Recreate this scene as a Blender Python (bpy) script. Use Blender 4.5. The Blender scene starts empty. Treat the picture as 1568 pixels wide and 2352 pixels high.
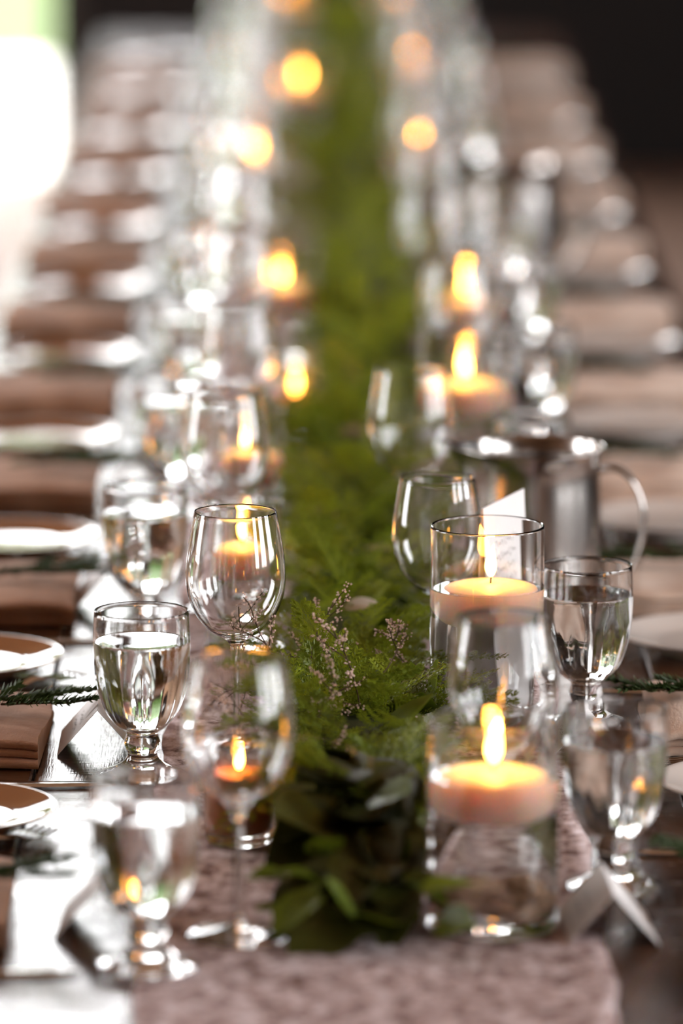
import bpy, math, random
from mathutils import Vector, Matrix
R = random.Random(7)
PI = math.pi
scn = bpy.context.scene
C = scn.collection

# ---------------------------------------------------------------- camera, sky, exposure
TZ = 0.75                                   # height of the table top
cam = bpy.data.cameras.new('camera')
cam.sensor_fit = 'VERTICAL'; cam.sensor_height = 36.0; cam.sensor_width = 24.0
cam.lens = 200.0
cam.clip_start = 0.05; cam.clip_end = 200
cam.dof.use_dof = True
cam.dof.focus_distance = 4.90
cam.dof.aperture_fstop = 2.8
co = bpy.data.objects.new('camera', cam); C.objects.link(co)
co.location = (0, 0, TZ + 1.09)
co.rotation_euler = (math.radians(90 - 10.26), 0, math.radians(-0.30))
scn.camera = co

SKY = 8.0
w = bpy.data.worlds.new('overcast_sky'); scn.world = w
w.use_nodes = True
bg = w.node_tree.nodes['Background']
bg.inputs[0].default_value = (0.99, 0.99, 1.0, 1)
bg.inputs[1].default_value = SKY

scn.view_settings.view_transform = 'Standard'
scn.view_settings.look = 'None'
scn.view_settings.gamma = 1.0
scn.view_settings.use_curve_mapping = False
scn.view_settings.exposure = 0.97
scn.cycles.max_bounces = 28
scn.cycles.transmission_bounces = 28
scn.cycles.glossy_bounces = 8
scn.cycles.diffuse_bounces = 4
scn.cycles.sample_clamp_indirect = 12.0

def portal(name, loc, rot, sx, sy):         # guides sampling of the daylight through an opening
    l = bpy.data.lights.new(name, 'AREA'); l.shape = 'RECTANGLE'; l.size = sx; l.size_y = sy
    l.cycles.is_portal = True
    o = bpy.data.objects.new(name, l); C.objects.link(o)
    o.location = loc; o.rotation_euler = rot

# room extents and openings
XL, XR, YF, YB, ZC = -4.2, 5.0, -3.6, 15.3, 4.8
DX0, DX1, DZ = -3.5, -0.63, 4.2             # tall doorway in the back wall
LWINS = [(5.2, 6.3), (7.6, 8.7)]             # narrow windows in the left wall
WINS = [(0.2, 1.6), (2.4, 3.8), (4.6, 6.0)]      # windows in the right wall (y ranges)
WZ0, WZ1 = 0.7, 3.4
BX0, BX1, BZ0, BZ1 = -0.53, -0.13, 1.95, 4.2     # window beside the doorway
portal('doorway_daylight', ((DX0+DX1)/2, YB+0.1, DZ/2), (-PI/2, 0, 0), DX1-DX0, DZ)
for a, b in LWINS:
    portal('left_window_daylight', (XL-0.1, (a+b)/2, (WZ0+WZ1)/2), (0, -PI/2, 0), WZ1-WZ0, b-a)
portal('back_window_daylight', ((BX0+BX1)/2, YB+0.1, (BZ0+BZ1)/2), (-PI/2, 0, 0), BX1-BX0, BZ1-BZ0)
for a, b in WINS:
    portal('window_daylight', (XR+0.1, (a+b)/2, (WZ0+WZ1)/2), (0, PI/2, 0), WZ1-WZ0, b-a)

# ---------------------------------------------------------------- materials
def mat(name):
    m = bpy.data.materials.new(name); m.use_nodes = True
    nt = m.node_tree
    return m, nt, nt.nodes['Principled BSDF']
def setp(b, **k):
    for n, v in k.items():
        n = n.replace('_', ' ')
        for s in b.inputs:
            if s.name.lower() == n.lower():
                s.default_value = v; break
def plain(name, col, rough=0.5, **k):
    m, nt, b = mat(name); setp(b, Base_Color=(*col, 1), Roughness=rough, **k); return m
def ramp(nt, fac, stops):
    r = nt.nodes.new('ShaderNodeValToRGB')
    els = r.color_ramp.elements
    while len(els) < len(stops): els.new(0.5)
    for e, (p, c) in zip(els, stops):
        e.position = p; e.color = (*c, 1)
    nt.links.new(fac, r.inputs[0]); return r.outputs[0]
def noise(nt, scale, detail=4, vec=None, stretch=None, rough=0.55):
    n = nt.nodes.new('ShaderNodeTexNoise'); n.inputs['Scale'].default_value = scale
    n.inputs['Detail'].default_value = detail; n.inputs['Roughness'].default_value = rough
    tc = nt.nodes.new('ShaderNodeTexCoord')
    mp = nt.nodes.new('ShaderNodeMapping')
    if stretch: mp.inputs['Scale'].default_value = stretch
    nt.links.new(tc.outputs['Object'], mp.inputs[0]); nt.links.new(mp.outputs[0], n.inputs['Vector'])
    return n.outputs['Fac']
def bump(nt, b, fac, strength, dist=0.001):
    bp = nt.nodes.new('ShaderNodeBump'); bp.inputs['Strength'].default_value = strength
    bp.inputs['Distance'].default_value = dist
    nt.links.new(fac, bp.inputs['Height']); nt.links.new(bp.outputs[0], b.inputs['Normal']); return bp

def m_glass():
    m, nt, b = mat('clear_glass'); setp(b, Base_Color=(1, 1, 1, 1), Roughness=0.0, IOR=1.48, Transmission_Weight=1.0); return m
def m_water():
    m, nt, b = mat('clear_water'); setp(b, Base_Color=(0.99, 1, 1, 1), Roughness=0.0, IOR=1.333, Transmission_Weight=1.0); return m
def m_wood(name, dark, light, rough=(0.28, 0.45)):
    m, nt, b = mat(name)
    g = noise(nt, 9, 6, stretch=(9, 0.6, 9))
    nt.links.new(ramp(nt, g, [(0.3, dark), (0.72, light)]), b.inputs['Base Color'])
    g2 = noise(nt, 6, 4, stretch=(2, 5, 2))
    rr = ramp(nt, g2, [(0.35, (rough[0],)*3), (0.7, (rough[1],)*3)])
    nt.links.new(rr, b.inputs['Roughness'])
    # fine grain along the board plus saw marks across it
    gr = noise(nt, 150, 3, stretch=(4, 0.25, 1)); saw = noise(nt, 70, 3, stretch=(0.25, 2.0, 1))
    ad = nt.nodes.new('ShaderNodeMath'); ad.operation = 'ADD'
    nt.links.new(gr, ad.inputs[0]); nt.links.new(saw, ad.inputs[1])
    bump(nt, b, ad.outputs[0], 0.5, 0.0006)
    return m
def m_cloth(name, a, b_, scale=420, strength=0.5):
    m, nt, b = mat(name)
    n = noise(nt, 25, 5)
    nt.links.new(ramp(nt, n, [(0.3, a), (0.7, b_)]), b.inputs['Base Color'])
    setp(b, Roughness=0.95, Sheen_Weight=0.15, Specular_IOR_Level=0.15)
    w1 = noise(nt, scale, 2, stretch=(1, 0.3, 1)); w2 = noise(nt, scale, 2, stretch=(0.3, 1, 1))
    ad = nt.nodes.new('ShaderNodeMath'); ad.operation = 'ADD'
    nt.links.new(w1, ad.inputs[0]); nt.links.new(w2, ad.inputs[1])
    bump(nt, b, ad.outputs[0], strength, 0.001)
    return m
def m_leaf(name, a, b_, trans=0.35, rough=0.45):
    m, nt, b = mat(name)
    n = noise(nt, 30, 4)
    oi = nt.nodes.new('ShaderNodeObjectInfo')
    ad = nt.nodes.new('ShaderNodeMath'); ad.operation = 'MULTIPLY_ADD'
    ad.inputs[1].default_value = 0.5; nt.links.new(oi.outputs['Random'], ad.inputs[0])
    mul = nt.nodes.new('ShaderNodeMath'); mul.operation = 'MULTIPLY'; mul.inputs[1].default_value = 0.5
    nt.links.new(n, mul.inputs[0]); nt.links.new(mul.outputs[0], ad.inputs[2])
    col = ramp(nt, ad.outputs[0], [(0.15, a), (0.8, b_)])
    nt.links.new(col, b.inputs['Base Color']); setp(b, Roughness=rough, Specular_IOR_Level=0.4)
    tr = nt.nodes.new('ShaderNodeBsdfTranslucent'); nt.links.new(col, tr.inputs[0])
    mx = nt.nodes.new('ShaderNodeMixShader'); mx.inputs[0].default_value = trans
    nt.links.new(b.outputs[0], mx.inputs[1]); nt.links.new(tr.outputs[0], mx.inputs[2])
    nt.links.new(mx.outputs[0], nt.nodes['Material Output'].inputs[0])
    return m
def m_flame():
    m = bpy.data.materials.new('flame'); m.use_nodes = True; nt = m.node_tree
    nt.nodes.remove(nt.nodes['Principled BSDF'])
    e = nt.nodes.new('ShaderNodeEmission')
    tc = nt.nodes.new('ShaderNodeTexCoord'); sx = nt.nodes.new('ShaderNodeSeparateXYZ')
    nt.links.new(tc.outputs['Generated'], sx.inputs[0])
    nt.links.new(ramp(nt, sx.outputs[2], [(0.0, (1, 0.30, 0.04)), (0.25, (1, 0.40, 0.055)), (0.8, (1, 0.37, 0.045)), (1.0, (1, 0.30, 0.03))]), e.inputs[0])
    st = nt.nodes.new('ShaderNodeMapRange')
    st.inputs['From Min'].default_value = 0.0; st.inputs['From Max'].default_value = 0.35
    st.inputs['To Min'].default_value = 6.0; st.inputs['To Max'].default_value = 115.0
    nt.links.new(sx.outputs[2], st.inputs['Value']); nt.links.new(st.outputs[0], e.inputs[1])
    nt.links.new(e.outputs[0], nt.nodes['Material Output'].inputs[0]); return m
def m_wax():
    m, nt, b = mat('candle_wax')
    setp(b, Base_Color=(0.90, 0.74, 0.59, 1), Roughness=0.4, Subsurface_Weight=0.85, Subsurface_Scale=0.03,
         Subsurface_Radius=(1.0, 0.5, 0.22)); return m
def m_runner():
    m, nt, b = mat('runner_burlap')
    v = noise(nt, 52, 4, stretch=(1, 0.7, 1), rough=0.75)
    nt.links.new(ramp(nt, v, [(0.38, (0.20, 0.12, 0.105)), (0.5, (0.58, 0.44, 0.425)), (0.62, (0.88, 0.77, 0.79))]), b.inputs['Base Color'])
    setp(b, Roughness=0.95, Specular_IOR_Level=0.1)
    bump(nt, b, v, 1.0, 0.003); return m
def m_grass():
    m, nt, b = mat('lawn_grass')
    n = noise(nt, 1.5, 4)
    nt.links.new(ramp(nt, n, [(0.3, (0.026, 0.048, 0.002)), (0.7, (0.045, 0.072, 0.005))]), b.inputs['Base Color']); setp(b, Roughness=0.9); return m
M = dict(
    glass=m_glass(), water=m_water(), flame=m_flame(), wax=m_wax(), runner=m_runner(), grass=m_grass(),
    wick=plain('wick', (0.03, 0.015, 0.01), 0.9),
    amber_wax=plain('amber_wax', (0.42, 0.16, 0.06), 0.35, Subsurface_Weight=0.5, Subsurface_Scale=0.01, Subsurface_Radius=(1, 0.4, 0.15)),
    table=m_wood('table_wood', (0.045, 0.017, 0.008), (0.11, 0.046, 0.020), (0.16, 0.30)),
    floor=m_wood('floor_wood', (0.17, 0.10, 0.072), (0.30, 0.19, 0.135), (0.6, 0.75)),
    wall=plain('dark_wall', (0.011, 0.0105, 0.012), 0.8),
    wall_brown=plain('brown_wall', (0.34, 0.18, 0.095), 0.7),
    ceiling=plain('timber_ceiling', (0.36, 0.20, 0.11), 0.8),
    trim=plain('dark_trim', (0.05, 0.05, 0.05), 0.6),
    concrete=plain('pale_concrete', (0.55, 0.53, 0.48), 0.9),
    plate_shaded=plain('shaded_brown_glaze', (0.30, 0.125, 0.05), 0.06, Specular_IOR_Level=0.6),  # left plates: warm shade on that side put into the glaze colour
    plate_white=plain('offwhite_glaze', (0.84, 0.77, 0.72), 0.08, Specular_IOR_Level=0.5),
    linen_shaded=m_cloth('shaded_tan_linen', (0.36, 0.18, 0.10), (0.55, 0.31, 0.195)),  # left napkins: same linen as the right, darkened to carry the shade
    linen_beige=m_cloth('beige_linen', (0.74, 0.52, 0.39), (0.88, 0.70, 0.58)),
    steel=plain('stainless_steel', (0.50, 0.47, 0.45), 0.2, Metallic=1.0),
    cutlery=plain('polished_steel', (0.72, 0.71, 0.70), 0.12, Metallic=1.0),
    card=plain('card_paper', (0.82, 0.80, 0.80), 0.8),
    kraft=plain('kraft_card', (0.50, 0.40, 0.33), 0.85),
    ink=plain('brown_ink', (0.06, 0.03, 0.02), 0.8),
    leaf_dark=m_leaf('dark_leaf', (0.028, 0.032, 0.004), (0.11, 0.11, 0.014), 0.3, 0.5),
    leaf_green=m_leaf('green_leaf', (0.08, 0.12, 0.007), (0.26, 0.31, 0.02), 0.45, 0.4),
    leaf_dry=m_leaf('dry_leaf', (0.35, 0.24, 0.13), (0.62, 0.50, 0.36), 0.25, 0.5),
    fern=m_leaf('fern_green', (0.085, 0.125, 0.008), (0.33, 0.38, 0.026), 0.45, 0.42),
    needle=m_leaf('sprig_green', (0.020, 0.042, 0.008), (0.06, 0.10, 0.022), 0.2, 0.5),
    moss=m_leaf('moss_green', (0.030, 0.036, 0.007), (0.09, 0.09, 0.018), 0.1, 0.9),
    heather=plain('heather_flower', (0.66, 0.47, 0.39), 0.8),
    twig=plain('brown_twig', (0.08, 0.045, 0.02), 0.8),
    driftwood=m_wood('driftwood', (0.30, 0.15, 0.07), (0.75, 0.50, 0.32), (0.5, 0.7)),
)

# ---------------------------------------------------------------- helpers
def mesh(name, v, f, m=None, smooth=False, sharp=None):
    me = bpy.data.meshes.new(name); me.from_pydata(v, [], f); me.validate(); me.update()
    if m: me.materials.append(M[m])
    if smooth:
        me.shade_smooth()
        if sharp: me.set_sharp_from_angle(angle=math.radians(sharp))
    return me
def obj(name, me, parent=None, loc=(0, 0, 0), rot=(0, 0, 0), sc=None, label=None):
    o = bpy.data.objects.new(name, me); C.objects.link(o)
    o.location = loc; o.rotation_euler = rot
    if sc is not None: o.scale = (sc, sc, sc) if not hasattr(sc, '__len__') else sc
    if parent: o.parent = parent
    if label: o['label'] = label
    return o
def tag(o, label, cat, group=None, kind=None):
    o['label'] = label; o['category'] = cat
    if group: o['group'] = group
    if kind: o['kind'] = kind
    return o
def thing(name, label, cat, loc, rz=0, group=None, sc=None):
    o = bpy.data.objects.new(name, None); C.objects.link(o); o.empty_display_size = 0.05
    o.location = loc; o.rotation_euler = (0, 0, rz)
    if sc: o.scale = (sc, sc, sc)
    return tag(o, label, cat, group)
def struct(name, me, label, cat, loc=(0, 0, 0)):
    return tag(obj(name, me, None, loc), label, cat, kind='structure')
def catmull(P, n):
    out = []
    for i in range(len(P) - 1):
        p0 = P[max(i-1, 0)]; p1 = P[i]; p2 = P[i+1]; p3 = P[min(i+2, len(P)-1)]
        for k in range(n):
            t = k / n
            q = []
            for d in range(len(p1)):
                m1 = (p2[d]-p0[d]) * 0.5; m2 = (p3[d]-p1[d]) * 0.5
                q.append((2*t**3-3*t*t+1)*p1[d] + (t**3-2*t*t+t)*m1 + (-2*t**3+3*t*t)*p2[d] + (t**3-t*t)*m2)
            out.append(tuple(q))
    out.append(tuple(P[-1])); return out
def lathe(name, prof, seg, m, sub=1, lo=None, hi=None, ribs=None, sharp=50):
    """solid of revolution; lo/hi cut out a run of the profile so one shell can be split into parts"""
    P = catmull(prof, sub) if sub > 1 else list(prof)
    P = [(max(r, 0.0), z) for r, z in P]
    if lo is not None or hi is not None: P = P[lo or 0:hi]
    v, f, rows = [], [], []
    for i, (r, z) in enumerate(P):
        if r < 1e-6:
            rows.append([len(v)]); v.append((0, 0, z))
        else:
            row = []
            for j in range(seg):
                a = 2*PI*j/seg
                rr = r + (ribs(i + (lo or 0), r, z, a) if ribs else 0)
                row.append(len(v)); v.append((rr*math.cos(a), rr*math.sin(a), z))
            rows.append(row)
    for A, B in zip(rows, rows[1:]):
        if len(A) == 1 and len(B) == 1: continue
        for j in range(seg):
            k = (j+1) % seg
            if len(A) == 1: f.append((A[0], B[k], B[j]))
            elif len(B) == 1: f.append((A[j], A[k], B[0]))
            else: f.append((A[j], A[k], B[k], B[j]))
    return mesh(name, v, f, m, True, sharp)
def add_box(V, F, x0, x1, y0, y1, z0, z1):
    b = len(V)
    V += [(x0,y0,z0),(x1,y0,z0),(x1,y1,z0),(x0,y1,z0),(x0,y0,z1),(x1,y0,z1),(x1,y1,z1),(x0,y1,z1)]
    F += [(b,b+3,b+2,b+1),(b+4,b+5,b+6,b+7),(b,b+1,b+5,b+4),(b+1,b+2,b+6,b+5),(b+2,b+3,b+7,b+6),(b+3,b,b+4,b+7)]
def box(name, x0, x1, y0, y1, z0, z1, m):
    V, F = [], []; add_box(V, F, x0, x1, y0, y1, z0, z1); return mesh(name, V, F, m)
def bevel_box(name, x0, x1, y0, y1, z0, z1, c, m):
    """box with chamfered top edges"""
    V = [(x0,y0,z0),(x1,y0,z0),(x1,y1,z0),(x0,y1,z0),
         (x0,y0,z1-c),(x1,y0,z1-c),(x1,y1,z1-c),(x0,y1,z1-c),
         (x0+c,y0+c,z1),(x1-c,y0+c,z1),(x1-c,y1-c,z1),(x0+c,y1-c,z1)]
    F = [(0,3,2,1),(8,9,10,11)]
    for a in range(4):
        b = (a+1) % 4
        F += [(a, b, 4+b, 4+a), (4+a, 4+b, 8+b, 8+a)]
    return mesh(name, V, F, m)
def add_tube(V, F, path, rad, seg=6, flat=1.0):
    base = len(V); n = len(path)
    for i, p in enumerate(path):
        p = Vector(p)
        t = (Vector(path[min(i+1, n-1)]) - Vector(path[max(i-1, 0)])).normalized()
        up = Vector((0, 0, 1)) if abs(t.z) < 0.9 else Vector((0, 1, 0))
        s = t.cross(up).normalized(); u = s.cross(t)
        r = rad[i] if hasattr(rad, '__len__') else rad
        for j in range(seg):
            a = 2*PI*j/seg
            V.append(tuple(p + s*(r*math.cos(a)) + u*(r*flat*math.sin(a))))
    for i in range(n-1):
        for j in range(seg):
            k = (j+1) % seg
            F.append((base+i*seg+j, base+i*seg+k, base+(i+1)*seg+k, base+(i+1)*seg+j))
    F.append(tuple(base+j for j in reversed(range(seg)))); F.append(tuple(base+(n-1)*seg+j for j in range(seg)))
ORD = ['nearest', 'second', 'third', 'fourth', 'fifth', 'sixth', 'seventh', 'eighth', 'ninth', 'tenth', 'eleventh', 'twelfth', 'thirteenth']
def nth(i): return ORD[i] if i == 0 else ORD[i] + ' from the front'

# ---------------------------------------------------------------- the room
struct('floor', box('floor', XL, XR, YF, YB, -0.1, 0, 'floor'), 'brown timber floor around the long table', 'floor')
struct('ceiling', box('ceiling', XL, XR, YF, YB, ZC, ZC+0.1, 'ceiling'), 'dark timber ceiling above the long table', 'ceiling')
V, F = [], []
ys = [YF] + [q for ab in LWINS for q in ab] + [YB]
for i in range(0, len(ys), 2): add_box(V, F, XL-0.15, XL, ys[i], ys[i+1], 0, ZC)
for a, b in LWINS:
    add_box(V, F, XL-0.15, XL, a, b, 0, WZ0); add_box(V, F, XL-0.15, XL, a, b, WZ1, ZC)
struct('wall_left', mesh('wall_left', V, F, 'wall_brown'), 'brown timber wall along the left of the room', 'wall')
struct('wall_front', box('wall_front', XL, XR, YF-0.15, YF, 0, ZC, 'wall_brown'), 'brown timber wall behind the viewer', 'wall')
V, F = [], []
add_box(V, F, XL-0.15, DX0, YB, YB+0.2, 0, ZC); add_box(V, F, DX1, BX0, YB, YB+0.2, 0, ZC); add_box(V, F, BX1, XR+0.15, YB, YB+0.2, 0, ZC); add_box(V, F, DX0, DX1, YB, YB+0.2, DZ, ZC)
add_box(V, F, BX0, BX1, YB, YB+0.2, 0, BZ0); add_box(V, F, BX0, BX1, YB, YB+0.2, BZ1, ZC)
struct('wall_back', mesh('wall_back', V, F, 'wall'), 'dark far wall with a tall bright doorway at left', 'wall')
V, F = [], []
ys = [YF] + [q for ab in WINS for q in ab] + [YB]
for i in range(0, len(ys), 2): add_box(V, F, XR, XR+0.2, ys[i], ys[i+1], 0, ZC)
for a, b in WINS:
    add_box(V, F, XR, XR+0.2, a, b, 0, WZ0); add_box(V, F, XR, XR+0.2, a, b, WZ1, ZC)
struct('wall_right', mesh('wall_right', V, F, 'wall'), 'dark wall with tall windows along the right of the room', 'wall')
V, F = [], []
t = 0.07
add_box(V, F, DX0, DX0+t, YB-0.03, YB+0.2, 0, DZ); add_box(V, F, DX1-t, DX1, YB-0.03, YB+0.2, 0, DZ); add_box(V, F, DX0, DX1, YB-0.03, YB+0.2, DZ-t, DZ)
struct('door_1', mesh('door_frame', V, F, 'trim'), 'dark frame of the open doorway in the far wall', 'door')
for n, (a, b) in enumerate(WINS):
    V, F = [], []
    for y in (a+0.03, (a+b)/2, b-0.03): add_box(V, F, XR+0.05, XR+0.1, y-0.03, y+0.03, WZ0, WZ1)
    for z in (WZ0+0.03, (WZ0+WZ1)/2, WZ1-0.03): add_box(V, F, XR+0.055, XR+0.095, a, b, z-0.025, z+0.025)
    struct('window_%d' % (n+1), mesh('window_frame', V, F, 'trim'), 'dark window frame in the right wall, %s' % nth(n), 'window')
struct('paved_apron', box('paved_apron', -60, 60, YB+0.2, 18.5, -0.12, -0.02, 'concrete'), 'sunlit pale paving outside the doorway', 'paving')
struct('lawn', box('lawn', -60, 60, 18.5, 70, -0.12, -0.02, 'grass'), 'bright green lawn beyond the paving', 'lawn')
V, F = [], []                                # lumpy tree belt, out of view, added to darken reflections on the far table
rt = random.Random(3); NT = 120
for i in range(NT+1):
    x = -60+120*i/NT; hh = 5.4+0.6*math.sin(i*0.9)+0.5*math.sin(i*2.3+1)
    for y, z in ((30, -0.05), (29.2, 1.2), (29.4, 2.6), (30.2, 3.8), (31.5, hh), (33.5, hh*0.95), (35, 2.5), (35, -0.05)):
        V.append((x+rt.uniform(-.3, .3), y+(rt.uniform(-.5, .5) if z > 0 else 0), z+(rt.uniform(-.25, .25) if z > 0 else 0)))
for i in range(NT):
    for j in range(7): F.append((i*8+j, (i+1)*8+j, (i+1)*8+j+1, i*8+j+1))
tag(obj('unseen_tree_belt', mesh('unseen_tree_belt', V, F, 'needle', True)), 'dark unseen belt of trees added beyond the lawn to dim the table glare', 'trees')
struct('side_yard', box('side_yard', XR+0.2, 60, -60, YB+0.2, -0.12, -0.02, 'concrete'), 'pale paving outside the side windows', 'paving')

# ---------------------------------------------------------------- the long table
TX0, TX1, TY0, TY1 = -0.423, 0.497, 3.55, 11.45
tab = thing('farm_table', 'long dark timber farm table running away from the viewer', 'table', ((TX0+TX1)/2, (TY0+TY1)/2, 0))
cx, cy = tab.location.x, tab.location.y
NP, NSEG = 5, 3
pw = (TX1-TX0)/NP; pl = (TY1-TY0)/NSEG
for s in range(NSEG):
    for i in range(NP):
        dz = R.uniform(-0.0008, 0.0)
        hw, hl = pw/2-0.0012, pl/2-0.0015
        obj('plank', bevel_box('plank', -hw, hw, -hl, hl, -0.04, 0, 0.002, 'table'), tab,
            (TX0+pw*(i+0.5)-cx, TY0+pl*(s+0.5)-cy, TZ+dz))
obj('apron', (lambda V, F: (add_box(V, F, TX0+0.06-cx, TX0+0.085-cx, TY0+0.1-cy, TY1-0.1-cy, TZ-0.14, TZ-0.042),
    add_box(V, F, TX1-0.085-cx, TX1-0.06-cx, TY0+0.1-cy, TY1-0.1-cy, TZ-0.14, TZ-0.042),
    mesh('apron', V, F, 'table'))[-1])([], []), tab)
legme = box('leg', -0.045, 0.045, -0.045, 0.045, 0, TZ-0.042, 'table')
for s in range(NSEG+1):
    y = TY0+0.16 + (TY1-TY0-0.32)*s/NSEG
    for x in (TX0+0.13, TX1-0.13): obj('leg', legme, tab, (x-cx, y-cy, 0))

# runner: rough cloth with slightly wavy, frayed edges
V, F = [], []
NX, NY = 26, 260
RX0, RX1, RY0, RY1 = -0.130, 0.222, 3.58, 11.4
for j in range(NY+1):
    y = RY0 + (RY1-RY0)*j/NY
    e0 = 0.003*math.sin(y*37)+R.uniform(-0.0015, 0.0015); e1 = 0.003*math.sin(y*31+1)+R.uniform(-0.0015, 0.0015)
    for i in range(NX+1):
        u = i/NX
        V.append((RX0+e0+(RX1+e1-RX0-e0)*u, y, 0.0022+0.0008*math.sin(y*23+u*5)+R.uniform(-0.0003, 0.0003)))
n1 = len(V)
V += [(x, y, 0.0003) for x, y, z in V]
for j in range(NY):
    for i in range(NX):
        a = j*(NX+1)+i
        F.append((a, a+1, a+NX+2, a+NX+1)); F.append((n1+a, n1+a+NX+1, n1+a+NX+2, n1+a+1))
for j in range(NY):
    a = j*(NX+1); b = a+NX
    F.append((a, a+NX+1, n1+a+NX+1, n1+a)); F.append((b, n1+b, n1+b+NX+1, b+NX+1))
for i in range(NX):
    F.append((i, n1+i, n1+i+1, i+1)); a = NY*(NX+1)+i; F.append((a, a+1, n1+a+1, n1+a))
tag(obj('table_runner', mesh('table_runner', V, F, 'runner', True), None, (0, 0, TZ)), 'pinkish beige rough-woven runner down the middle of the table', 'runner')
CLOTH = 0.0035   # top of the runner above the table

# ---------------------------------------------------------------- glassware
gob_o = [(0,0),(.020,0),(.0355,0),(.0375,.0014),(.0355,.0032),(.024,.0075),(.0150,.0140),(.0125,.0195),(.0145,.0245),(.0155,.0295),
         (.0138,.0345),(.0140,.0385),(.0190,.0420),(.0250,.0475),(.0316,.0575),(.0375,.0745),(.0403,.093),(.0414,.112),(.0411,.128),(.0403,.1425)]
gob_i = [(.0397,.1433),(.0389,.1425),(.0396,.128),(.0398,.112),(.0386,.093),(.0355,.0755),(.0293,.0595),(.0215,.0500),(.0125,.0455),(0,.0445)]
SUB = 3
def gob_ribs(i, r, z, a):
    if i < len(gob_o)*SUB and 0.041 < z < 0.1:
        return 0.00055*math.cos(14*a)*math.sin(PI*(z-0.041)/0.059)
    return 0
G = gob_o+gob_i
me_gfoot = lathe('goblet_foot', G, 56, 'glass', SUB, 0, 6*SUB+1)
me_gstem = lathe('goblet_stem', G, 56, 'glass', SUB, 6*SUB, 11*SUB+1)
me_gbowl = lathe('goblet_bowl', G, 84, 'glass', SUB, 11*SUB, None, ribs=gob_ribs)
wat = [(0,.0441),(.0125,.0451),(.0217,.0496),(.0297,.0591),(.0359,.0751),(.0390,.093),(.0402,.112),(.0402,.117),(.0396,.1178),(.038,.1172),(0,.1172)]
me_gwat = lathe('goblet_water', wat, 56, 'water', 2)
def goblet(x, y, label, group):
    g = thing('water_goblet', label, 'goblet', (x, y, TZ+0.0002+(CLOTH if RX0-0.03 < x < RX1+0.03 else 0)), R.uniform(0, 6), group)
    obj('foot', me_gfoot, g); obj('stem', me_gstem, g); obj('bowl', me_gbowl, g); obj('water', me_gwat, g)
    return g
win_o = [(0,0),(.02,0),(.0375,0),(.0388,.0010),(.037,.0022),(.020,.0046),(.008,.0090),(.0044,.016),(.0036,.030),(.0034,.060),(.0036,.084),
         (.0052,.097),(.0110,.1035),(.0225,.1105),(.0335,.1225),(.0408,.1390),(.0432,.156),(.0424,.174),(.0393,.195),(.0358,.2135)]
win_i = [(.0352,.2141),(.0347,.2135),(.0381,.195),(.0412,.174),(.0420,.156),(.0396,.1400),(.0324,.1242),(.0217,.1124),(.0100,.1066),(0,.1055)]
Wn = win_o+win_i
me_wfoot = lathe('wine_foot', Wn, 56, 'glass', SUB, 0, 7*SUB+1)
me_wstem = lathe('wine_stem', Wn, 32, 'glass', SUB, 7*SUB, 11*SUB+1)
me_wbowl = lathe('wine_bowl', Wn, 64, 'glass', SUB, 11*SUB, None)
def wineglass(x, y, label, group, sc=1.0):
    g = thing('wine_glass', label, 'wine glass', (x, y, TZ+CLOTH), R.uniform(0, 6), group, sc)
    obj('foot', me_wfoot, g); obj('stem', me_wstem, g); obj('bowl', me_wbowl, g)
    return g

def flame_mesh(h, r):
    P = [(0,0),(.45,.06),(.85,.18),(1,.32),(.9,.48),(.66,.66),(.38,.82),(.14,.94),(0,1)]
    v = catmull([(a*r, b*h) for a, b in P], 3)
    me = lathe('flame', v, 18, 'flame')
    for q in me.vertices:                                  # a slight lean, as in still air
        k = q.co.z/h; q.co.x += 0.0035*k*k; q.co.y += 0.0015*math.sin(k*3)
    return me
me_flame = flame_mesh(0.033, 0.0056)
def wick_mesh():
    V, F = [], []; add_tube(V, F, [(0,0,-0.002),(0.0003,0,0.004),(0.0012,0,0.009)], [0.0009,0.0008,0.0006], 6); return mesh('wick', V, F, 'wick', True)
me_wick = wick_mesh()
def candle_mesh(r):
    k = r/0.0415
    P = [(0,-.030),(.024*k,-.030),(.033*k,-.027),(.0395*k,-.018),(.0415*k,-.006),(.0413*k,.0012),(.0395*k,.0030),(.033*k,.0048),(.022*k,.0064),(.012*k,.0068),(.004*k,.0062),(0,.0060)]
    return lathe('wax', P, 56, 'wax', 3)
def floating_candle(x, y, z, label, r=0.0415, fs=1.0, rz=0.0, me=None):
    c = thing('floating_candle', label, 'candle', (x, y, z), rz)
    obj('wax', me or candle_mesh(r), c); wk = obj('wick', me_wick, c, (0, 0, 0.0055))
    obj('flame', me_flame, c, (0.0006, 0, 0.0110), sc=fs)
    return c
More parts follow.
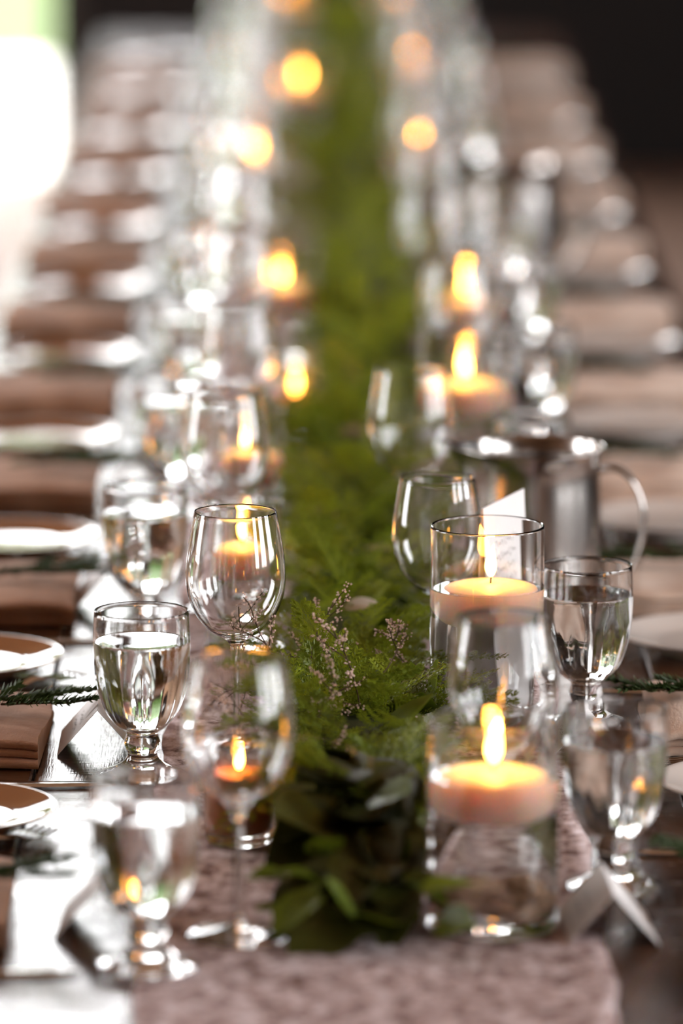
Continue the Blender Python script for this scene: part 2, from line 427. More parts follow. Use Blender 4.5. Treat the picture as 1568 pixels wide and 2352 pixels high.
def vase(x, y, r, h, level, label, clabel, cr, fs=1.0, rz=0.0, cdx=0.0):
    z0 = TZ+CLOTH
    g = thing('glass_cylinder_vase', label, 'vase', (x, y, z0))
    wl = 0.0026; bt = 0.010
    P = [(0,0),(r*.6,0),(r-.002,0),(r-.0005,.0006),(r,.002),(r,.003),(r,h*.5),(r,h-.0023),(r,h-.0015),(r-.0005,h-.0004),(r-wl/2,h),(r-wl+.0005,h-.0004),(r-wl,h-.0015),(r-wl,h-.0023),(r-wl,h*.5),(r-wl,bt+.006),(r-wl,bt+.004),(r-wl-.001,bt+.001),(r-wl-.005,bt),(r-wl-.007,bt),(0,bt)]
    obj('cylinder', lathe('vase_cylinder', P, 96, 'glass'), g)
    ri = r-wl+0.0006
    Wp = [(0,bt-.0004),(ri-.007,bt-.0004),(ri-.005,bt-.0004),(ri-.001,bt+.001),(ri,bt+.004),(ri,bt+.006),(ri,level-.001),(ri,level),(ri-.0006,level+.0004),(ri-.002,level),(ri-.003,level),(0,level)]
    obj('water', lathe('vase_water', Wp, 96, 'water', sharp=35), g)
    floating_candle(x+cdx, y, z0+level-0.002, clabel, cr, fs, rz)
    return g
def votive(x, y, label):
    g = thing('votive_candle', label, 'candle', (x, y, TZ+CLOTH))
    r, h = 0.028, 0.086
    P = [(0,0),(.018,0),(r-.004,0),(r-.002,.001),(r-.001,.003),(r-.00095,.005),(r,.04),(r+.0014,h-.003),(r+.0015,h-.001),(r+.0006,h),(r-.0006,h-.001),(r-.0007,h-.003),(r-.0022,.04),(r-.003,.015),(r-.0032,.012),(r-.007,.009),(r-.009,.0086),(0,.0085)]
    obj('glass_holder', lathe('votive_glass', P, 56, 'glass'), g)
    Q = [(0,.0083),(r-.007,.0088),(r-.0030,.012),(r-.002,.030),(r-.0019,.046),(r-.004,.0458),(.012,.0445),(0,.0445)]
    obj('wax', lathe('votive_wax', Q, 40, 'amber_wax'), g)
    obj('wick', me_wick, g, (0, 0, 0.0445)); obj('flame', me_flame, g, (0.0006, 0, 0.049), sc=(0.8, 0.8, 0.82))
    return g

# ---------------------------------------------------------------- table-setting pieces
plateP = [(0,.003),(.043,.003),(.047,0),(.051,0),(.054,.004),(.074,.0100),(.0885,.0160),(.0903,.0175),(.0890,.0188),(.0775,.0152),(.064,.0112),(.056,.0098),(.05,.0095),(0,.0092)]
me_plate = {k: lathe('plate_'+k, plateP, 72, k, 3) for k in ('plate_shaded', 'plate_white')}
def side_plate(x, y, kind, label, group):
    return tag(obj('side_plate', me_plate[kind], None, (x, y, TZ+0.0003)), label, 'plate', group)
def napkin_mesh(m, seed):
    rr = random.Random(seed)
    L, D, T, n = 0.17, 0.20, 0.0085, 3
    prof = []
    offs = [rr.uniform(-0.006, 0.006) for _ in range(n)]
    for i in range(n):                                     # three folds show at the front edge
        for k in range(7):
            a = -PI/2 + PI*k/6
            prof.append((-D/2+offs[i]-0.0042*math.cos(a), T*(i+0.5)+T*0.48*math.sin(a)))
    for k in range(1, 8): prof.append((-D/2 + D*k/8, T*n + 0.0035*math.sin(PI*k/8)))
    for i in reversed(range(n)):
        for k in range(5):
            a = PI/2 - PI*k/4
            prof.append((D/2-offs[i]+0.0042*math.cos(a), T*(i+0.5)+T*0.48*math.sin(a)))
    V, F = [], []; NS = 12; m_ = len(prof)
    ph = rr.uniform(0, 6)
    for s in range(NS+1):
        x = -L/2 + L*s/NS
        edge = 0.86 if s in (0, NS) else 1.0
        wob = 1 + 0.06*math.sin(s*0.9+ph)
        for (y, z) in prof: V.append((x + (0.003*math.sin(y*40+ph)), y+0.002*math.sin(s*1.3+ph), max(0.0003, z*edge*wob)))
    for s in range(NS):
        for k in range(m_):
            q = (k+1) % m_
            F.append((s*m_+k, (s+1)*m_+k, (s+1)*m_+q, s*m_+q)[::-1])
    F.append(tuple(range(m_))); F.append(tuple(NS*m_+k for k in reversed(range(m_))))
    return mesh('napkin', V, F, m, True, 50)
me_nap = {m: [napkin_mesh(m, s) for s in range(3)] for m in ('linen_shaded', 'linen_beige')}
def napkin(x, y, m, i, label, group):
    return tag(obj('folded_napkin', me_nap[m][i % 3], None, (x, y, TZ+0.0004), (0, 0, R.uniform(-0.03, 0.03))), label, 'napkin', group)
def sprig_mesh(seed):
    rr = random.Random(seed); V, F = [], []; VS, FS = [], []
    def branch(p, d, L, nn):
        pts = []; q = Vector(p); d = Vector(d).normalized()
        for k in range(9):
            pts.append(tuple(q)); q = q + d*(L/8); d = (d + Vector((rr.uniform(-.05,.05), rr.uniform(-.1,.1), rr.uniform(-.04,.05)))).normalized()
        add_tube(VS, FS, pts, [0.0012*(1-0.06*k) for k in range(9)], 5)
        for k in range(nn):
            t = k/nn*8; i = min(int(t), 7); a = Vector(pts[i]); b = Vector(pts[i+1]); c = a.lerp(b, t-i); ax = (b-a).normalized()
            ang = rr.uniform(0, 2*PI); s = ax.cross(Vector((0,0,1))).normalized(); u = s.cross(ax)
            out = s*math.cos(ang)+u*math.sin(ang)
            if out.z < -0.3: out.z *= -0.5
            nl = rr.uniform(0.009, 0.016)*(1-0.3*k/nn)
            tip = c + (ax*0.75+out*0.75).normalized()*nl; wv = ax.cross(out).normalized()*0.0013
            m_ = c.lerp(tip, 0.5); bI = len(V)
            V.extend([tuple(c), tuple(m_+wv), tuple(tip), tuple(m_-wv)]); F.append((bI, bI+1, bI+2, bI+3))
    branch((-0.07, 0, 0.004), (1, 0, 0.06), 0.15, 270)
    for k in range(5):
        x = -0.05+0.022*k; s = 1 if k % 2 else -1
        branch((x, 0, 0.006), (0.8, 0.55*s, 0.12), rr.uniform(0.04, 0.06), 95)
    return mesh('needles', V, F, 'needle'), mesh('sprig_stem', VS, FS, 'twig', True)
me_sprig = [sprig_mesh(s) for s in range(3)]
def sprig(x, y, z, rz, i, label, group):
    s = thing('evergreen_sprig', label, 'sprig', (x, y, z), rz, group)
    obj('needles', me_sprig[i % 3][0], s); obj('stem', me_sprig[i % 3][1], s)
    return s
def outline_solid(name, pts, zf, th, m):
    """solid from a centre-line: pts = (x, half width); zf(x) gives its height"""
    V, F = [], []
    n = len(pts)
    for x, hw in pts:
        z = zf(x); b = hw*0.35
        V += [(x,-hw,z+th*.4),(x,-hw+b,z+th),(x,hw-b,z+th),(x,hw,z+th*.4),(x,hw-b,z),(x,-hw+b,z)]
    for i in range(n-1):
        for j in range(6):
            k = (j+1) % 6
            F.append((i*6+j, (i+1)*6+j, (i+1)*6+k, i*6+k))
    F.append((0,1,2,3,4,5)); F.append(tuple((n-1)*6+k for k in reversed(range(6))))
    return mesh(name, V, F, m, True, 40)
hz = lambda x: 0.0006
me_khandle = outline_solid('knife_handle', catmull([(-.115,.004),(-.112,.0078),(-.09,.0082),(-.05,.0066),(-.01,.0055),(.003,.0058)], 3), hz, 0.0048, 'cutlery')
me_kblade = outline_solid('knife_blade', catmull([(.002,.0056),(.01,.0085),(.04,.0098),(.08,.0095),(.1,.0072),(.112,.0020)], 3), hz, 0.0022, 'cutlery')
def knife(x, y, rz, label, group):
    g = thing('table_knife', label, 'knife', (x, y, TZ), rz, group)
    obj('handle', me_khandle, g); obj('blade', me_kblade, g); return g
fz = lambda x: 0.0006 + (0.009*max(0, min(1, (x-0.0)/0.03))*(1-max(0, min(1, (x-0.035)/0.045)))) + 0.006*max(0, (x-0.055)/0.045)
me_fhandle = outline_solid('fork_handle', catmull([(-.1,.003),(-.097,.0085),(-.08,.0088),(-.04,.005),(0,.0032),(.02,.0034),(.03,.006)], 3), fz, 0.0028, 'cutlery')
me_fhead = outline_solid('fork_head', catmull([(.029,.0058),(.036,.0115),(.046,.0128),(.053,.0128)], 3), fz, 0.0024, 'cutlery')
me_ftine = outline_solid('fork_tine', [(.052+.006*k, .0019-.00015*k) for k in range(8)], fz, 0.0022, 'cutlery')
def fork(x, y, rz, label, group):
    g = thing('table_fork', label, 'fork', (x, y, TZ), rz, group)
    obj('handle', me_fhandle, g); obj('head', me_fhead, g)
    for k in range(4): obj('tine', me_ftine, g, (0, (k-1.5)*0.0072, 0))
    return g
def scribble(rr, w, h, lines):
    V, F = [], []
    for l in range(lines):
        y0 = h*(0.5-(l+0.5)/lines)*0.8; pts = []
        n = 46; x = -w/2*rr.uniform(0.7, 0.95)
        for k in range(n):
            x += w*0.85/n; pts.append((x+0.0012*math.sin(k*1.9), y0+0.16*h/lines*math.sin(k*1.25+l)*(1+0.8*math.sin(k*0.37+l*2))))
        for (a, b), (c, d) in zip(pts, pts[1:]):
            i = len(V); q = 0.00035
            V += [(a, b-q, 0), (c, d-q, 0), (c, d+q, 0), (a, b+q, 0)]; F.append((i, i+1, i+2, i+3))
    return mesh('handwriting', V, F, 'ink')
me_scrib = [scribble(random.Random(k), 0.06, 0.022, 2) for k in range(4)]
PL, PH, PWd = 0.102, 0.040, 0.035         # tent card: ridge length, height, half spread
sl = math.hypot(PH, PWd)
me_panel = box('card_panel', -PL/2, PL/2, -sl/2, sl/2, 0, 0.0005, 'card')
def place_card(x, y, rz, i, label, group):
    g = thing('place_card', label, 'place card', (x, y, TZ+0.0003), rz+PI/2, group)
    ang = math.atan2(PH, PWd)
    for s in (-1, 1):                       # two leaves meeting at the ridge
        p = obj('panel', me_panel, g, (0, s*PWd/2, PH/2), (s*-ang, 0, 0) if s == 1 else (ang, 0, 0))
        obj('handwriting', me_scrib[i % 4], p, (0, 0, 0.0007), (0, 0, 0 if s == -1 else PI))
    return g

def pitcher(x, y, label, rz=0.0, sc=1.0):
    g = thing('steel_pitcher', label, 'pitcher', (x, y, TZ+0.0005), rz, None, sc)
    P = [(0,0),(.060,0),(.067,.001),(.069,.004),(.0705,.02),(.071,.06),(.0695,.11),(.068,.140),(.0695,.155),(.0725,.163),(.0735,.1645),(.0725,.1655),(.0705,.163),(.067,.153),(.066,.14),(.0675,.11),(.069,.06),(.0685,.02),(.066,.004),(0,.003)]
    me = lathe('pitcher_body', P, 72, 'steel', 3)
    for v in me.vertices:                   # pouring lip pulled out on the left
        a = math.atan2(v.co.y, -v.co.x); k = max(0, (v.co.z-0.115)/0.05)
        if k > 0 and abs(a) < 0.6:
            q = math.cos(a/0.6*PI/2)**2 * k*k*0.022
            v.co.x -= q; v.co.z += q*0.25
    obj('body', me, g)
    pts = catmull([(.066,0,.140),(.085,0,.142),(.103,0,.128),(.113,0,.100),(.111,0,.066),(.098,0,.034),(.080,0,.018),(.068,0,.016)], 5)
    V, F = [], []
    for i, p in enumerate(pts):
        a = Vector(pts[max(i-1, 0)]); b = Vector(pts[min(i+1, len(pts)-1)]); tq = (b-a).normalized(); nrm = Vector((tq.z, 0, -tq.x))
        for dy, dn in ((-.0085, 0), (-.007, .0022), (.007, .0022), (.0085, 0), (.007, -.0022), (-.007, -.0022)):
            V.append(tuple(Vector(p)+Vector((0, dy, 0))+nrm*dn))
    for i in range(len(pts)-1):
        for j in range(6):
            k = (j+1) % 6; F.append((i*6+j, i*6+k, (i+1)*6+k, (i+1)*6+j))
    F.append((5,4,3,2,1,0)); F.append(tuple((len(pts)-1)*6+k for k in range(6)))
    obj('handle', mesh('pitcher_handle', V, F, 'steel', True, 60), g)
    rim = lathe('pitcher_bead', [(.0705,.0100),(.0722,.0112),(.0724,.0124),(.0722,.0136),(.0705,.0148)], 72, 'steel')
    obj('base_band', rim, g)
    return g

# ---------------------------------------------------------------- lay the table: vases and candles
vase(0.1375, 4.225, 0.050, 0.163, 0.118, 'front right glass cylinder vase with driftwood chips under the water',
     'large ivory floating candle in the front right vase', 0.0425, 1.08, 0.3)
vase(0.153, 4.89, 0.050, 0.190, 0.134, 'tall glass cylinder vase in sharp focus behind the front right vase',
     'ivory floating candle in the sharply focused vase, wick visible', 0.0415, 0.92, 0.6, 0.003)
vase(0.168, 6.14, 0.050, 0.175, 0.116, 'blurred glass cylinder vase behind the near steel pitcher',
     'blurred ivory floating candle above the near steel pitcher', 0.0425, 1.1, 2.2)
vase(0.188, 6.85, 0.045, 0.165, 0.108, 'fourth glass cylinder vase along the right of the greenery',
     'blurred candle in the fourth vase along the right', 0.038, 0.85, 1.0)
vase(0.160, 8.45, 0.045, 0.165, 0.105, 'fifth glass cylinder vase along the right of the greenery',
     'blurred candle in the fifth vase along the right', 0.038, 0.72, 1.0)
vase(0.172, 9.65, 0.045, 0.165, 0.105, 'sixth glass cylinder vase along the right of the greenery',
     'blurred candle in the sixth vase along the right', 0.038, 0.8, 4.0)
vase(0.155, 10.95, 0.045, 0.165, 0.105, 'farthest glass cylinder vase along the right of the greenery',
     'farthest blurred candle on the right, at the top of the photo', 0.038, 0.8, 1.0)
votive(-0.060, 4.50, 'small glass votive with amber candle seen through the front wine glass')
vase(-0.064, 5.29, 0.037, 0.139, 0.094, 'small glass cylinder vase behind the second left wine glass',
     'floating candle seen through the second left wine glass', 0.032, 0.85, 3.0)
vase(-0.065, 5.83, 0.037, 0.139, 0.090, 'second small glass cylinder vase left of the greenery',
     'blurred candle in the second small vase on the left', 0.032, 0.7, 1.0)
votive(-0.020, 6.50, 'blurred small votive against the left side of the greenery')
vase(-0.036, 7.05, 0.045, 0.150, 0.095, 'third blurred glass vase left of the greenery, with wide candle',
     'blurred wide candle in the third vase on the left', 0.038, 0.8, 2.0)
vase(-0.083, 8.37, 0.037, 0.150, 0.100, 'fourth blurred glass vase left of the greenery',
     'blurred candle in the fourth vase on the left', 0.032, 0.8, 1.0)
vase(-0.018, 9.42, 0.045, 0.150, 0.100, 'fifth blurred glass vase left of the greenery',
     'blurred candle in the fifth vase on the left', 0.038, 0.8, 5.0)
vase(-0.042, 10.95, 0.045, 0.150, 0.100, 'farthest blurred glass vase left of the greenery',
     'farthest blurred candle on the left, at the top of the photo', 0.038, 0.8, 1.0)

# driftwood chips lying in the front vase
def chip(seed, L, W, T):
    rr = random.Random(seed); V, F = [], []; n = 9
    for i in range(n):
        t = i/(n-1); x = (t-0.5)*L; e = math.sin(PI*min(1, max(0.04, t)))**0.45
        for j in range(8):
            a = 2*PI*j/8
            V.append((x, W*e*math.cos(a)*rr.uniform(.85, 1.1)+0.003*math.sin(t*5+seed), T*e*math.sin(a)*rr.uniform(.85, 1.1)+0.002*math.sin(t*4+seed)))
    for i in range(n-1):
        for j in range(8):
            k = (j+1) % 8; F.append((i*8+j, (i+1)*8+j, (i+1)*8+k, i*8+k)[::-1])
    F.append(tuple(range(8))); F.append(tuple((n-1)*8+k for k in reversed(range(8))))
    return mesh('driftwood_chip', V, F, 'driftwood', True)
chips = [(-.022, -.018, .008, 0.7, .046, .011, .008, 'curved driftwood chip at the left front of the vase floor'),
         (.010, -.027, .008, -0.15, .050, .011, .008, 'broad driftwood chip lying at the front of the vase floor'),
         (.029, -.004, .008, 1.3, .044, .011, .008, 'pale driftwood chip against the right of the vase floor'),
         (-.020, .016, .008, 2.2, .044, .010, .008, 'dark driftwood chip at the back left of the vase floor'),
         (.008, .020, .009, 0.1, .044, .011, .008, 'driftwood chip at the back of the vase floor'),
         (-.012, -.012, .024, 0.35, .056, .010, .008, 'topmost driftwood chip lying across the others in the vase'),
         (.018, -.010, .024, -0.5, .044, .010, .007, 'short driftwood chip resting on the right of the pile')]
for i, (dx, dy, dz, rz, L, W_, T_, lab) in enumerate(chips):
    tag(obj('driftwood_chip', chip(i, L, W_, T_), None, (0.1375+dx, 4.225+dy, TZ+CLOTH+0.0105+dz), (0.05*i, 0.04*(i-2), rz)), lab, 'driftwood', 'driftwood chips in the front vase')

# ---------------------------------------------------------------- pitchers and the tall card
pitcher(0.216, 5.50, 'stainless steel pitcher with strap handle, nearest of the two', 0.0, 0.965)
pitcher(0.275, 7.82, 'blurred stainless steel pitcher farther along the right side', 0.3)
tc = thing('folded_card', 'tall white folded card with brown handwriting behind the focused vase', 'card', (0.171, 5.010, TZ+CLOTH), math.atan2(0.102, 0.040))
me_tp = box('tall_panel', -0.055, 0.055, 0, 0.0006, 0, 0.192, 'card')
pf = obj('panel', me_tp, tc, (0, -0.010, 0), (-0.05, 0, 0)); pb = obj('panel', me_tp, tc, (0, 0.010, 0), (0.05, 0, 0))
hw = obj('handwriting', scribble(random.Random(11), 0.085, 0.075, 5), pf, (0, -0.0004, 0.13), (PI/2, 0, 0))

# ---------------------------------------------------------------- place settings
gl_y = [4.105, 4.74, 5.37, 5.99, 6.61, 7.24, 7.86, 8.48, 9.1, 9.72, 10.34, 10.96]
gl_x = [-.123, -.145, -.160, -.150, -.145, -.15, -.14, -.15, -.145, -.15, -.14, -.145]
wl_y = [4.196, 4.82, 5.47, 6.07, 6.70, 7.31, 7.93, 8.55, 9.17, 9.79, 10.41, 11.02]
wl_x = [-.056, -.066, -.085, -.08, -.085, -.09, -.08, -.075, -.085, -.08, -.08, -.09]
for i, (x, y) in enumerate(zip(gl_x, gl_y)):
    goblet(x, y, 'stemmed water goblet in the left row, %s' % nth(i), 'water goblets along the left')
for i, (x, y) in enumerate(zip(wl_x, wl_y)):
    wineglass(x, y, 'empty wine glass in the left row, %s' % nth(i), 'wine glasses along the left')
gr_y = [4.35, 4.945, 5.76, 6.42, 7.00, 7.56, 8.24, 8.86, 9.48, 10.1, 10.72, 11.25]
gr_x = [.237, .243, .225, .26, .265, .255, .25, .245, .25, .25, .245, .25]
wr_y = [4.355, 5.05, 5.62, 6.40, 7.08, 7.62, 8.2, 8.78, 9.4, 10.02, 10.64, 11.2]
wr_x = [.149, .113, .100, .165, .15, .16, .155, .17, .16, .165, .16, .16]
for i, (x, y) in enumerate(zip(gr_x, gr_y)):
    goblet(x, y, 'stemmed water goblet in the right row, %s' % nth(i), 'water goblets along the right')
for i, (x, y) in enumerate(zip(wr_x, wr_y)):
    wineglass(x, y, 'empty wine glass in the right row, %s' % nth(i), 'wine glasses along the right', 0.95 if i == 1 else 1.0)

for k in range(11):                                        # left side: plate, forks, napkin, knife towards the viewer
    py = 4.61 + 0.62*k + (R.uniform(-.015, .015) if k > 1 else 0)
    side_plate((-.301, -.322)[k] if k < 2 else -.311, py-.045, 'plate_shaded', 'glazed side plate on the left side, shade painted in as brown, %s' % nth(k), 'side plates along the left')
    napkin(-.317, py-.345, 'linen_shaded', k, 'folded linen napkin on the left side, shade painted in as tan, %s' % nth(k), 'napkins along the left')
    sprig(-.262 if k != 1 else -.266, py-.365, TZ+.033, R.uniform(-.15, .1), k, 'dark evergreen sprig on the left napkin, %s' % nth(k), 'sprigs on the left napkins')
    knife(-.285, py-.515, 0.02, 'steel table knife on the left side, %s' % nth(k), 'knives along the left')
    for q in range(2):
        fork(-.315+.040*q, py-.135-.012*q, 0.9, '%s fork beside the left plate, %s' % (('outer', 'inner')[q], nth(k)), 'forks along the left')
    if k < 11:
        place_card(gl_x[k]-.042+(0.006 if k == 0 else 0), gl_y[k]+.142, R.uniform(-.06, .06), k, 'tented place card on the left side, %s' % nth(k), 'place cards along the left')
for k in range(11):                                        # right side: plate, forks, napkin, knife away from the viewer
    py = 4.04 + 0.622*k + (R.uniform(-.015, .015) if k > 2 else 0)
    side_plate(.380, py, 'plate_white', 'off-white side plate on the right side, %s' % nth(k), 'side plates along the right')
    napkin(.386, py+.255, 'linen_beige', k+1, 'beige folded linen napkin on the right side, %s' % nth(k), 'napkins along the right')
    sprig(.345, py+.27, TZ+.031, PI+R.uniform(-.2, .2), k+1, 'dark evergreen sprig on the right napkin, %s' % nth(k), 'sprigs on the right napkins')
    knife(.375, py+.43, PI-0.02, 'steel table knife on the right side, %s' % nth(k), 'knives along the right')
    fork(.385, py+.125, PI+0.05, 'steel table fork on the right side, %s' % nth(k), 'forks along the right')
    place_card((gr_x[k]-.012), gr_y[k]-.125-(0.03 if k == 2 else 0), R.uniform(-.05, .05), k+2, 'tented place card on the right side, %s' % nth(k), 'place cards along the right')

# ---------------------------------------------------------------- the greenery garland
def gx(y):
    pts = [(4.1, .036), (5.0, .035), (6.0, .052), (7.0, .070), (8.0, .070), (9.5, .062), (11.6, .048)]
    for (a, b), (c, d) in zip(pts, pts[1:]):
        if y <= c: return b+(d-b)*max(0, (y-a)/(c-a))
    return pts[-1][1]
gar = thing('greenery_garland', 'long garland of ferns, leaves and heather down the runner', 'garland', (0, 0, TZ+CLOTH))
def leaf_mesh(L, W, fold, droop, m, seed, serr=0.0, point=1.0):
    rr = random.Random(seed); V, F = [], []; nu, nv = 9, 4
    for i in range(nu+1):
        u = i/nu; wd = W*(math.sin(PI*u**0.75)**0.8 if 0 < u < 1 else 0.02)
        if serr and i % 2: wd *= 1-serr
        for j in range(nv+1):
            v = j/nv*2-1
            V.append((L*u, wd*v, fold*wd*abs(v)-droop*L*u*u+0.05*wd*math.sin(u*7+seed)*v))
    for i in range(nu):
        for j in range(nv):
            a = i*(nv+1)+j; F.append((a, a+nv+1, a+nv+2, a+1))
    V2 = len(V); V += [(x, y, z-0.0004) for x, y, z in V]
    F += [tuple(V2+q for q in reversed(f)) for f in F[:nu*nv]]
    return mesh('leaf', V, F, m, True)
LD = [leaf_mesh(.084, .026, .25, d, 'leaf_dark', s) for s, d in enumerate((.15, .3, -.1, .4))]
LG = [leaf_mesh(.060, .017, .3, d, 'leaf_green', 5+s) for s, d in enumerate((.2, -.15, .35))]
LY = [leaf_mesh(.038, .0085, .4, .25, 'leaf_dry', 9), leaf_mesh(.045, .008, .5, -.2, 'leaf_dry', 10)]
def orient(o, d, roll):
    d = Vector(d).normalized()
    o.rotation_euler = (d.to_track_quat('X', 'Z').to_matrix() @ Matrix.Rotation(roll, 3, 'X')).to_euler()
def core():
    V, F = [], []; n, s = 190, 14
    for i in range(n+1):
        y = 4.20+(11.3-4.20)*i/n; t = i/n
        e = min(1, i/6+0.15)*min(1, (n-i)/4+0.15)
        for j in range(s):
            a = 2*PI*j/s; q = R.uniform(.8, 1.2)
            V.append((gx(y)+0.056*e*q*math.cos(a), y+R.uniform(-.01, .01), max(0.0004, 0.022+0.030*e*q*math.sin(a))))
    for i in range(n):
        for j in range(s):
            k = (j+1) % s; F.append((i*s+j, i*s+k, (i+1)*s+k, (i+1)*s+j))
    F.append(tuple(reversed(range(s)))); F.append(tuple(n*s+j for j in range(s)))
    o = obj('moss_core', mesh('moss_core', V, F, 'moss', True), gar, label='dark moss packed under the fronds')
core()
def frond_data(seed, L=0.13, np_=15, nl=7):
    rr = random.Random(seed); V, F = [], []
    bend = rr.uniform(.1, .5)
    def P(s): return Vector((L*s, 0.02*math.sin(s*2+seed), 0.25*L*s-bend*L*s*s))
    def quad(c, d, n, w):
        m_ = c+d*0.5; i = len(V); q = d.cross(n).normalized()*w
        V.extend([tuple(c), tuple(m_+q), tuple(c+d), tuple(m_-q)]); F.append((i, i+1, i+2, i+3))
    ax = [P(k/10) for k in range(11)]
    for a, b in zip(ax, ax[1:]): quad(a, (b-a)*1.1, Vector((0, 0, 1)), 0.0007)
    for k in range(np_):
        s = 0.1+0.88*k/np_; c = P(s); tg = (P(s+.02)-c).normalized()
        pl_ = L*0.34*(1-s)**0.7*min(1, 0.45+s*2.5)+0.006
        for sd in (-1, 1):
            dr = (tg*0.6+Vector((0, sd, 0))*0.8+Vector((0, 0, rr.uniform(-.1, .35)))).normalized()
            quad(c, dr*pl_, Vector((0, 0, 1)), 0.0006)
            for m_ in range(nl):
                u = 0.12+0.85*m_/nl; cc = c+dr*(pl_*u); ll = 0.0085*(1-.5*u)*rr.uniform(.8, 1.2)
                for s2 in (-1, 1):
                    sdv = dr.cross(Vector((0, 0, 1))).normalized()*s2
                    dd = (dr*0.75+sdv*0.75+Vector((0, 0, rr.uniform(-.2, .45)))).normalized()
                    quad(cc, dd*ll, (Vector((0, 0, 1))+Vector((rr.uniform(-.5, .5), rr.uniform(-.5, .5), 0))).normalized(), 0.00125)
    return V, F
FD = [frond_data(s, L) for s, L in enumerate((.13, .11, .15, .12, .14, .10))]
FM = [mesh('fern_frond', v, f, 'fern') for v, f in FD]
def frond_pose(y):
    a = R.choice((-1, 1)); lat = R.uniform(-1, 1)
    base = Vector((gx(y)+lat*0.034, y, 0.034+0.016*(1-abs(lat))+R.uniform(-.006, .008)))
    d = Vector((lat*1.1+R.uniform(-.5, .5), R.uniform(-1.1, .7), R.uniform(.0, .5))).normalized()
    return base, d, R.uniform(-.6, .6)
n_f = 0
while n_f < 290:
    y = 4.42+(7.0-4.42)*R.random()**1.25
    b, d, rl = frond_pose(y)
    o = obj('fern_frond', FM[n_f % 6], gar, b, sc=R.uniform(.55, .95)); orient(o, d, rl); n_f += 1
V, F = [], []
for k in range(330):
    y = 6.9+4.35*R.random(); b, d, rl = frond_pose(y)
    mx = Matrix.Translation(b) @ (d.to_track_quat('X', 'Z').to_matrix() @ Matrix.Rotation(rl, 3, 'X')).to_4x4() @ Matrix.Scale(R.uniform(.6, 1.0), 4)
    v, f = FD[k % 6]; i0 = len(V)
    V += [tuple(mx @ Vector(q)) for q in v]; F += [tuple(i0+q for q in g) for g in f]
fo = obj('distant_fronds', mesh('distant_fronds', V, F, 'fern'), gar); fo['kind'] = 'stuff'
# broad dark leaves at the near end, lapped over each other and hanging towards the viewer
for k in range(62):
    t = k/61; y = 4.175+0.30*t; lat = R.uniform(-.85, 1)
    b = Vector((gx(y)+lat*0.036+0.002, y+0.035, 0.020+0.072*min(1, t*1.6+0.12)*R.uniform(.55, 1)*(1-0.3*abs(lat))))
    d = Vector((lat*0.4-0.05+R.uniform(-.3, .3), -0.8, R.uniform(-.7, .25)))
    sc_ = R.uniform(.8, 1.2); d.normalize()
    d.z = max(d.z, (0.012-b.z)/(0.084*sc_))               # the tip stays above the runner
    d.x = min(d.x, (0.058-b.x)/(0.084*sc_))               # and clear of the front vase
    o = obj('leaf', R.choice(LD), gar, b, sc=sc_); orient(o, d, R.uniform(-.8, .8))
for k in range(34):
    y = 4.14+1.5*R.random()**1.6; lat = R.uniform(-1, 1)
    b = Vector((gx(y)+lat*0.06, y, 0.022+0.03*R.random()))
    d = Vector((lat+R.uniform(-.4, .4), R.uniform(-1, .5), R.uniform(-.2, .5)))
    o = obj('leaf', R.choice(LG), gar, b, sc=R.uniform(.5, 1.0)); orient(o, d, R.uniform(-.8, .8))
for b, d, rl in [((.060, 4.30, .05), (.05, -.7, -.35), .5), ((.064, 4.26, .03), (-.2, -.8, -.1), .3), ((.0, 4.20, .022), (-.5, -.6, .0), .1), ((.04, 4.18, .018), (.3, -.8, .02), -.2), ((.05, 4.34, .075), (.35, -.7, .1), .6)]:
    o = obj('leaf', LG[1], gar, b, sc=1.1); orient(o, d, rl)
ivy = leaf_mesh(.060, .026, .12, -.1, 'leaf_green', 21, serr=0.16)
for b, d, rl in [((.098, 4.80, .035), (.25, -.25, .9), .9), ((.085, 4.78, .03), (.1, -.6, .5), -.3), ((.02, 4.83, .05), (.7, -.5, .25), .5), ((-.01, 4.80, .045), (.3, -.8, .3), .2)]:
    o = obj('leaf', ivy, gar, b, label='yellow-green toothed leaf'); orient(o, d, rl)
for b, d, rl in [((-.005, 5.60, .075), (1, -.2, -.05), .5), ((-.025, 5.33, .055), (1, .6, .1), .3), ((.028, 5.12, .072), (1, -.7, .05), .7),
                 ((.05, 5.42, .07), (1, -.9, -.1), .2), ((.07, 4.90, .06), (1, -.1, .15), -.4), ((-.03, 4.66, .05), (1, -.5, -.1), .3), ((.03, 6.1, .07), (1, .3, .1), .4)]:
    o = obj('leaf', R.choice(LY), gar, b, label='pale dried leaf'); orient(o, d, rl)
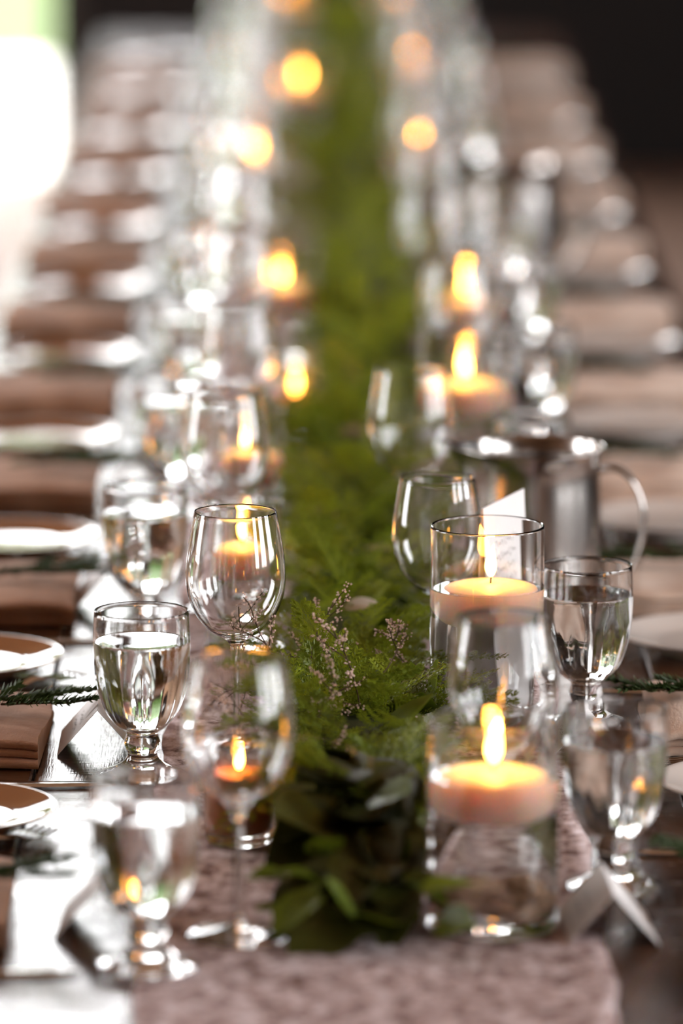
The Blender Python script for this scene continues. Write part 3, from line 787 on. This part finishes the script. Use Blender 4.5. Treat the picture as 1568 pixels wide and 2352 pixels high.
def heather_mesh(seed):
    rr = random.Random(seed); V, F = [], []
    VS, FS = [], []
    def blob(c, r):
        i = len(V)
        V.extend([(c[0]+r, c[1], c[2]), (c[0]-r, c[1], c[2]), (c[0], c[1]+r, c[2]), (c[0], c[1]-r, c[2]), (c[0], c[1], c[2]+r*1.2), (c[0], c[1], c[2]-r*1.2)])
        F.extend([(i, i+2, i+4), (i+2, i+1, i+4), (i+1, i+3, i+4), (i+3, i, i+4), (i+2, i, i+5), (i+1, i+2, i+5), (i+3, i+1, i+5), (i, i+3, i+5)])
    def br(p, d, L, depth):
        p = Vector(p); d = Vector(d).normalized(); pts = [tuple(p)]
        for k in range(7):
            d = (d+Vector((rr.uniform(-.25, .25), rr.uniform(-.25, .25), rr.uniform(-.1, .2)))).normalized(); p = p+d*(L/7); pts.append(tuple(p))
            if k > 1:
                for _ in range(4):
                    q = p+Vector((rr.uniform(-1, 1), rr.uniform(-1, 1), rr.uniform(-1, 1)))*0.0030; blob(q, rr.uniform(.0007, .0015))
            if depth and k in (2, 3, 4, 5): br(p, d+Vector((rr.uniform(-1, 1), rr.uniform(-1, 1), .3)), L*.42, 0)
        add_tube(VS, FS, pts, 0.0006, 4)
    br((0, 0, 0), (1, 0, .35), .075, 1)
    i0 = len(VS)
    return mesh('heather_bloom', V, F, 'heather'), mesh('heather_stem', VS, FS, 'twig')
HM = [heather_mesh(s) for s in range(4)]
hp = [((-.03, 4.72, .055), (.6, -.6, .35)), ((-.02, 4.76, .06), (-.5, -.6, .5)), ((.0, 4.68, .06), (.5, -.9, .3)), ((-.04, 4.64, .05), (-.2, -.9, .4)), ((.06, 4.70, .06), (.9, -.3, .3)), ((.04, 4.74, .062), (.4, -.3, .8)),
      ((.01, 4.92, .05), (.2, -.2, .8)), ((.045, 4.92, .05), (.7, -.1, .6)), ((.03, 4.88, .05), (-.6, -.2, .5)), ((-.02, 4.9, .05), (-.9, -.4, .4)), ((-.05, 4.86, .05), (-.7, -.2, .8)),
      ((-.01, 4.60, .05), (.3, -1, .1)), ((.02, 4.58, .055), (.8, -.6, .2)), ((-.045, 4.70, .05), (-1, -.2, .2)), ((.055, 4.84, .06), (.5, .2, .5)), ((.0, 4.9, .06), (-.1, -.5, .7))]
for k, (b, d) in enumerate(hp):
    o = obj('heather_sprig', HM[k % 4][1], gar, b, sc=R.uniform(.75, 1.1)); orient(o, d, R.uniform(0, 6))
    bl = obj('blooms', HM[k % 4][0], o); bl['label'] = 'tiny dried pinkish flowers'
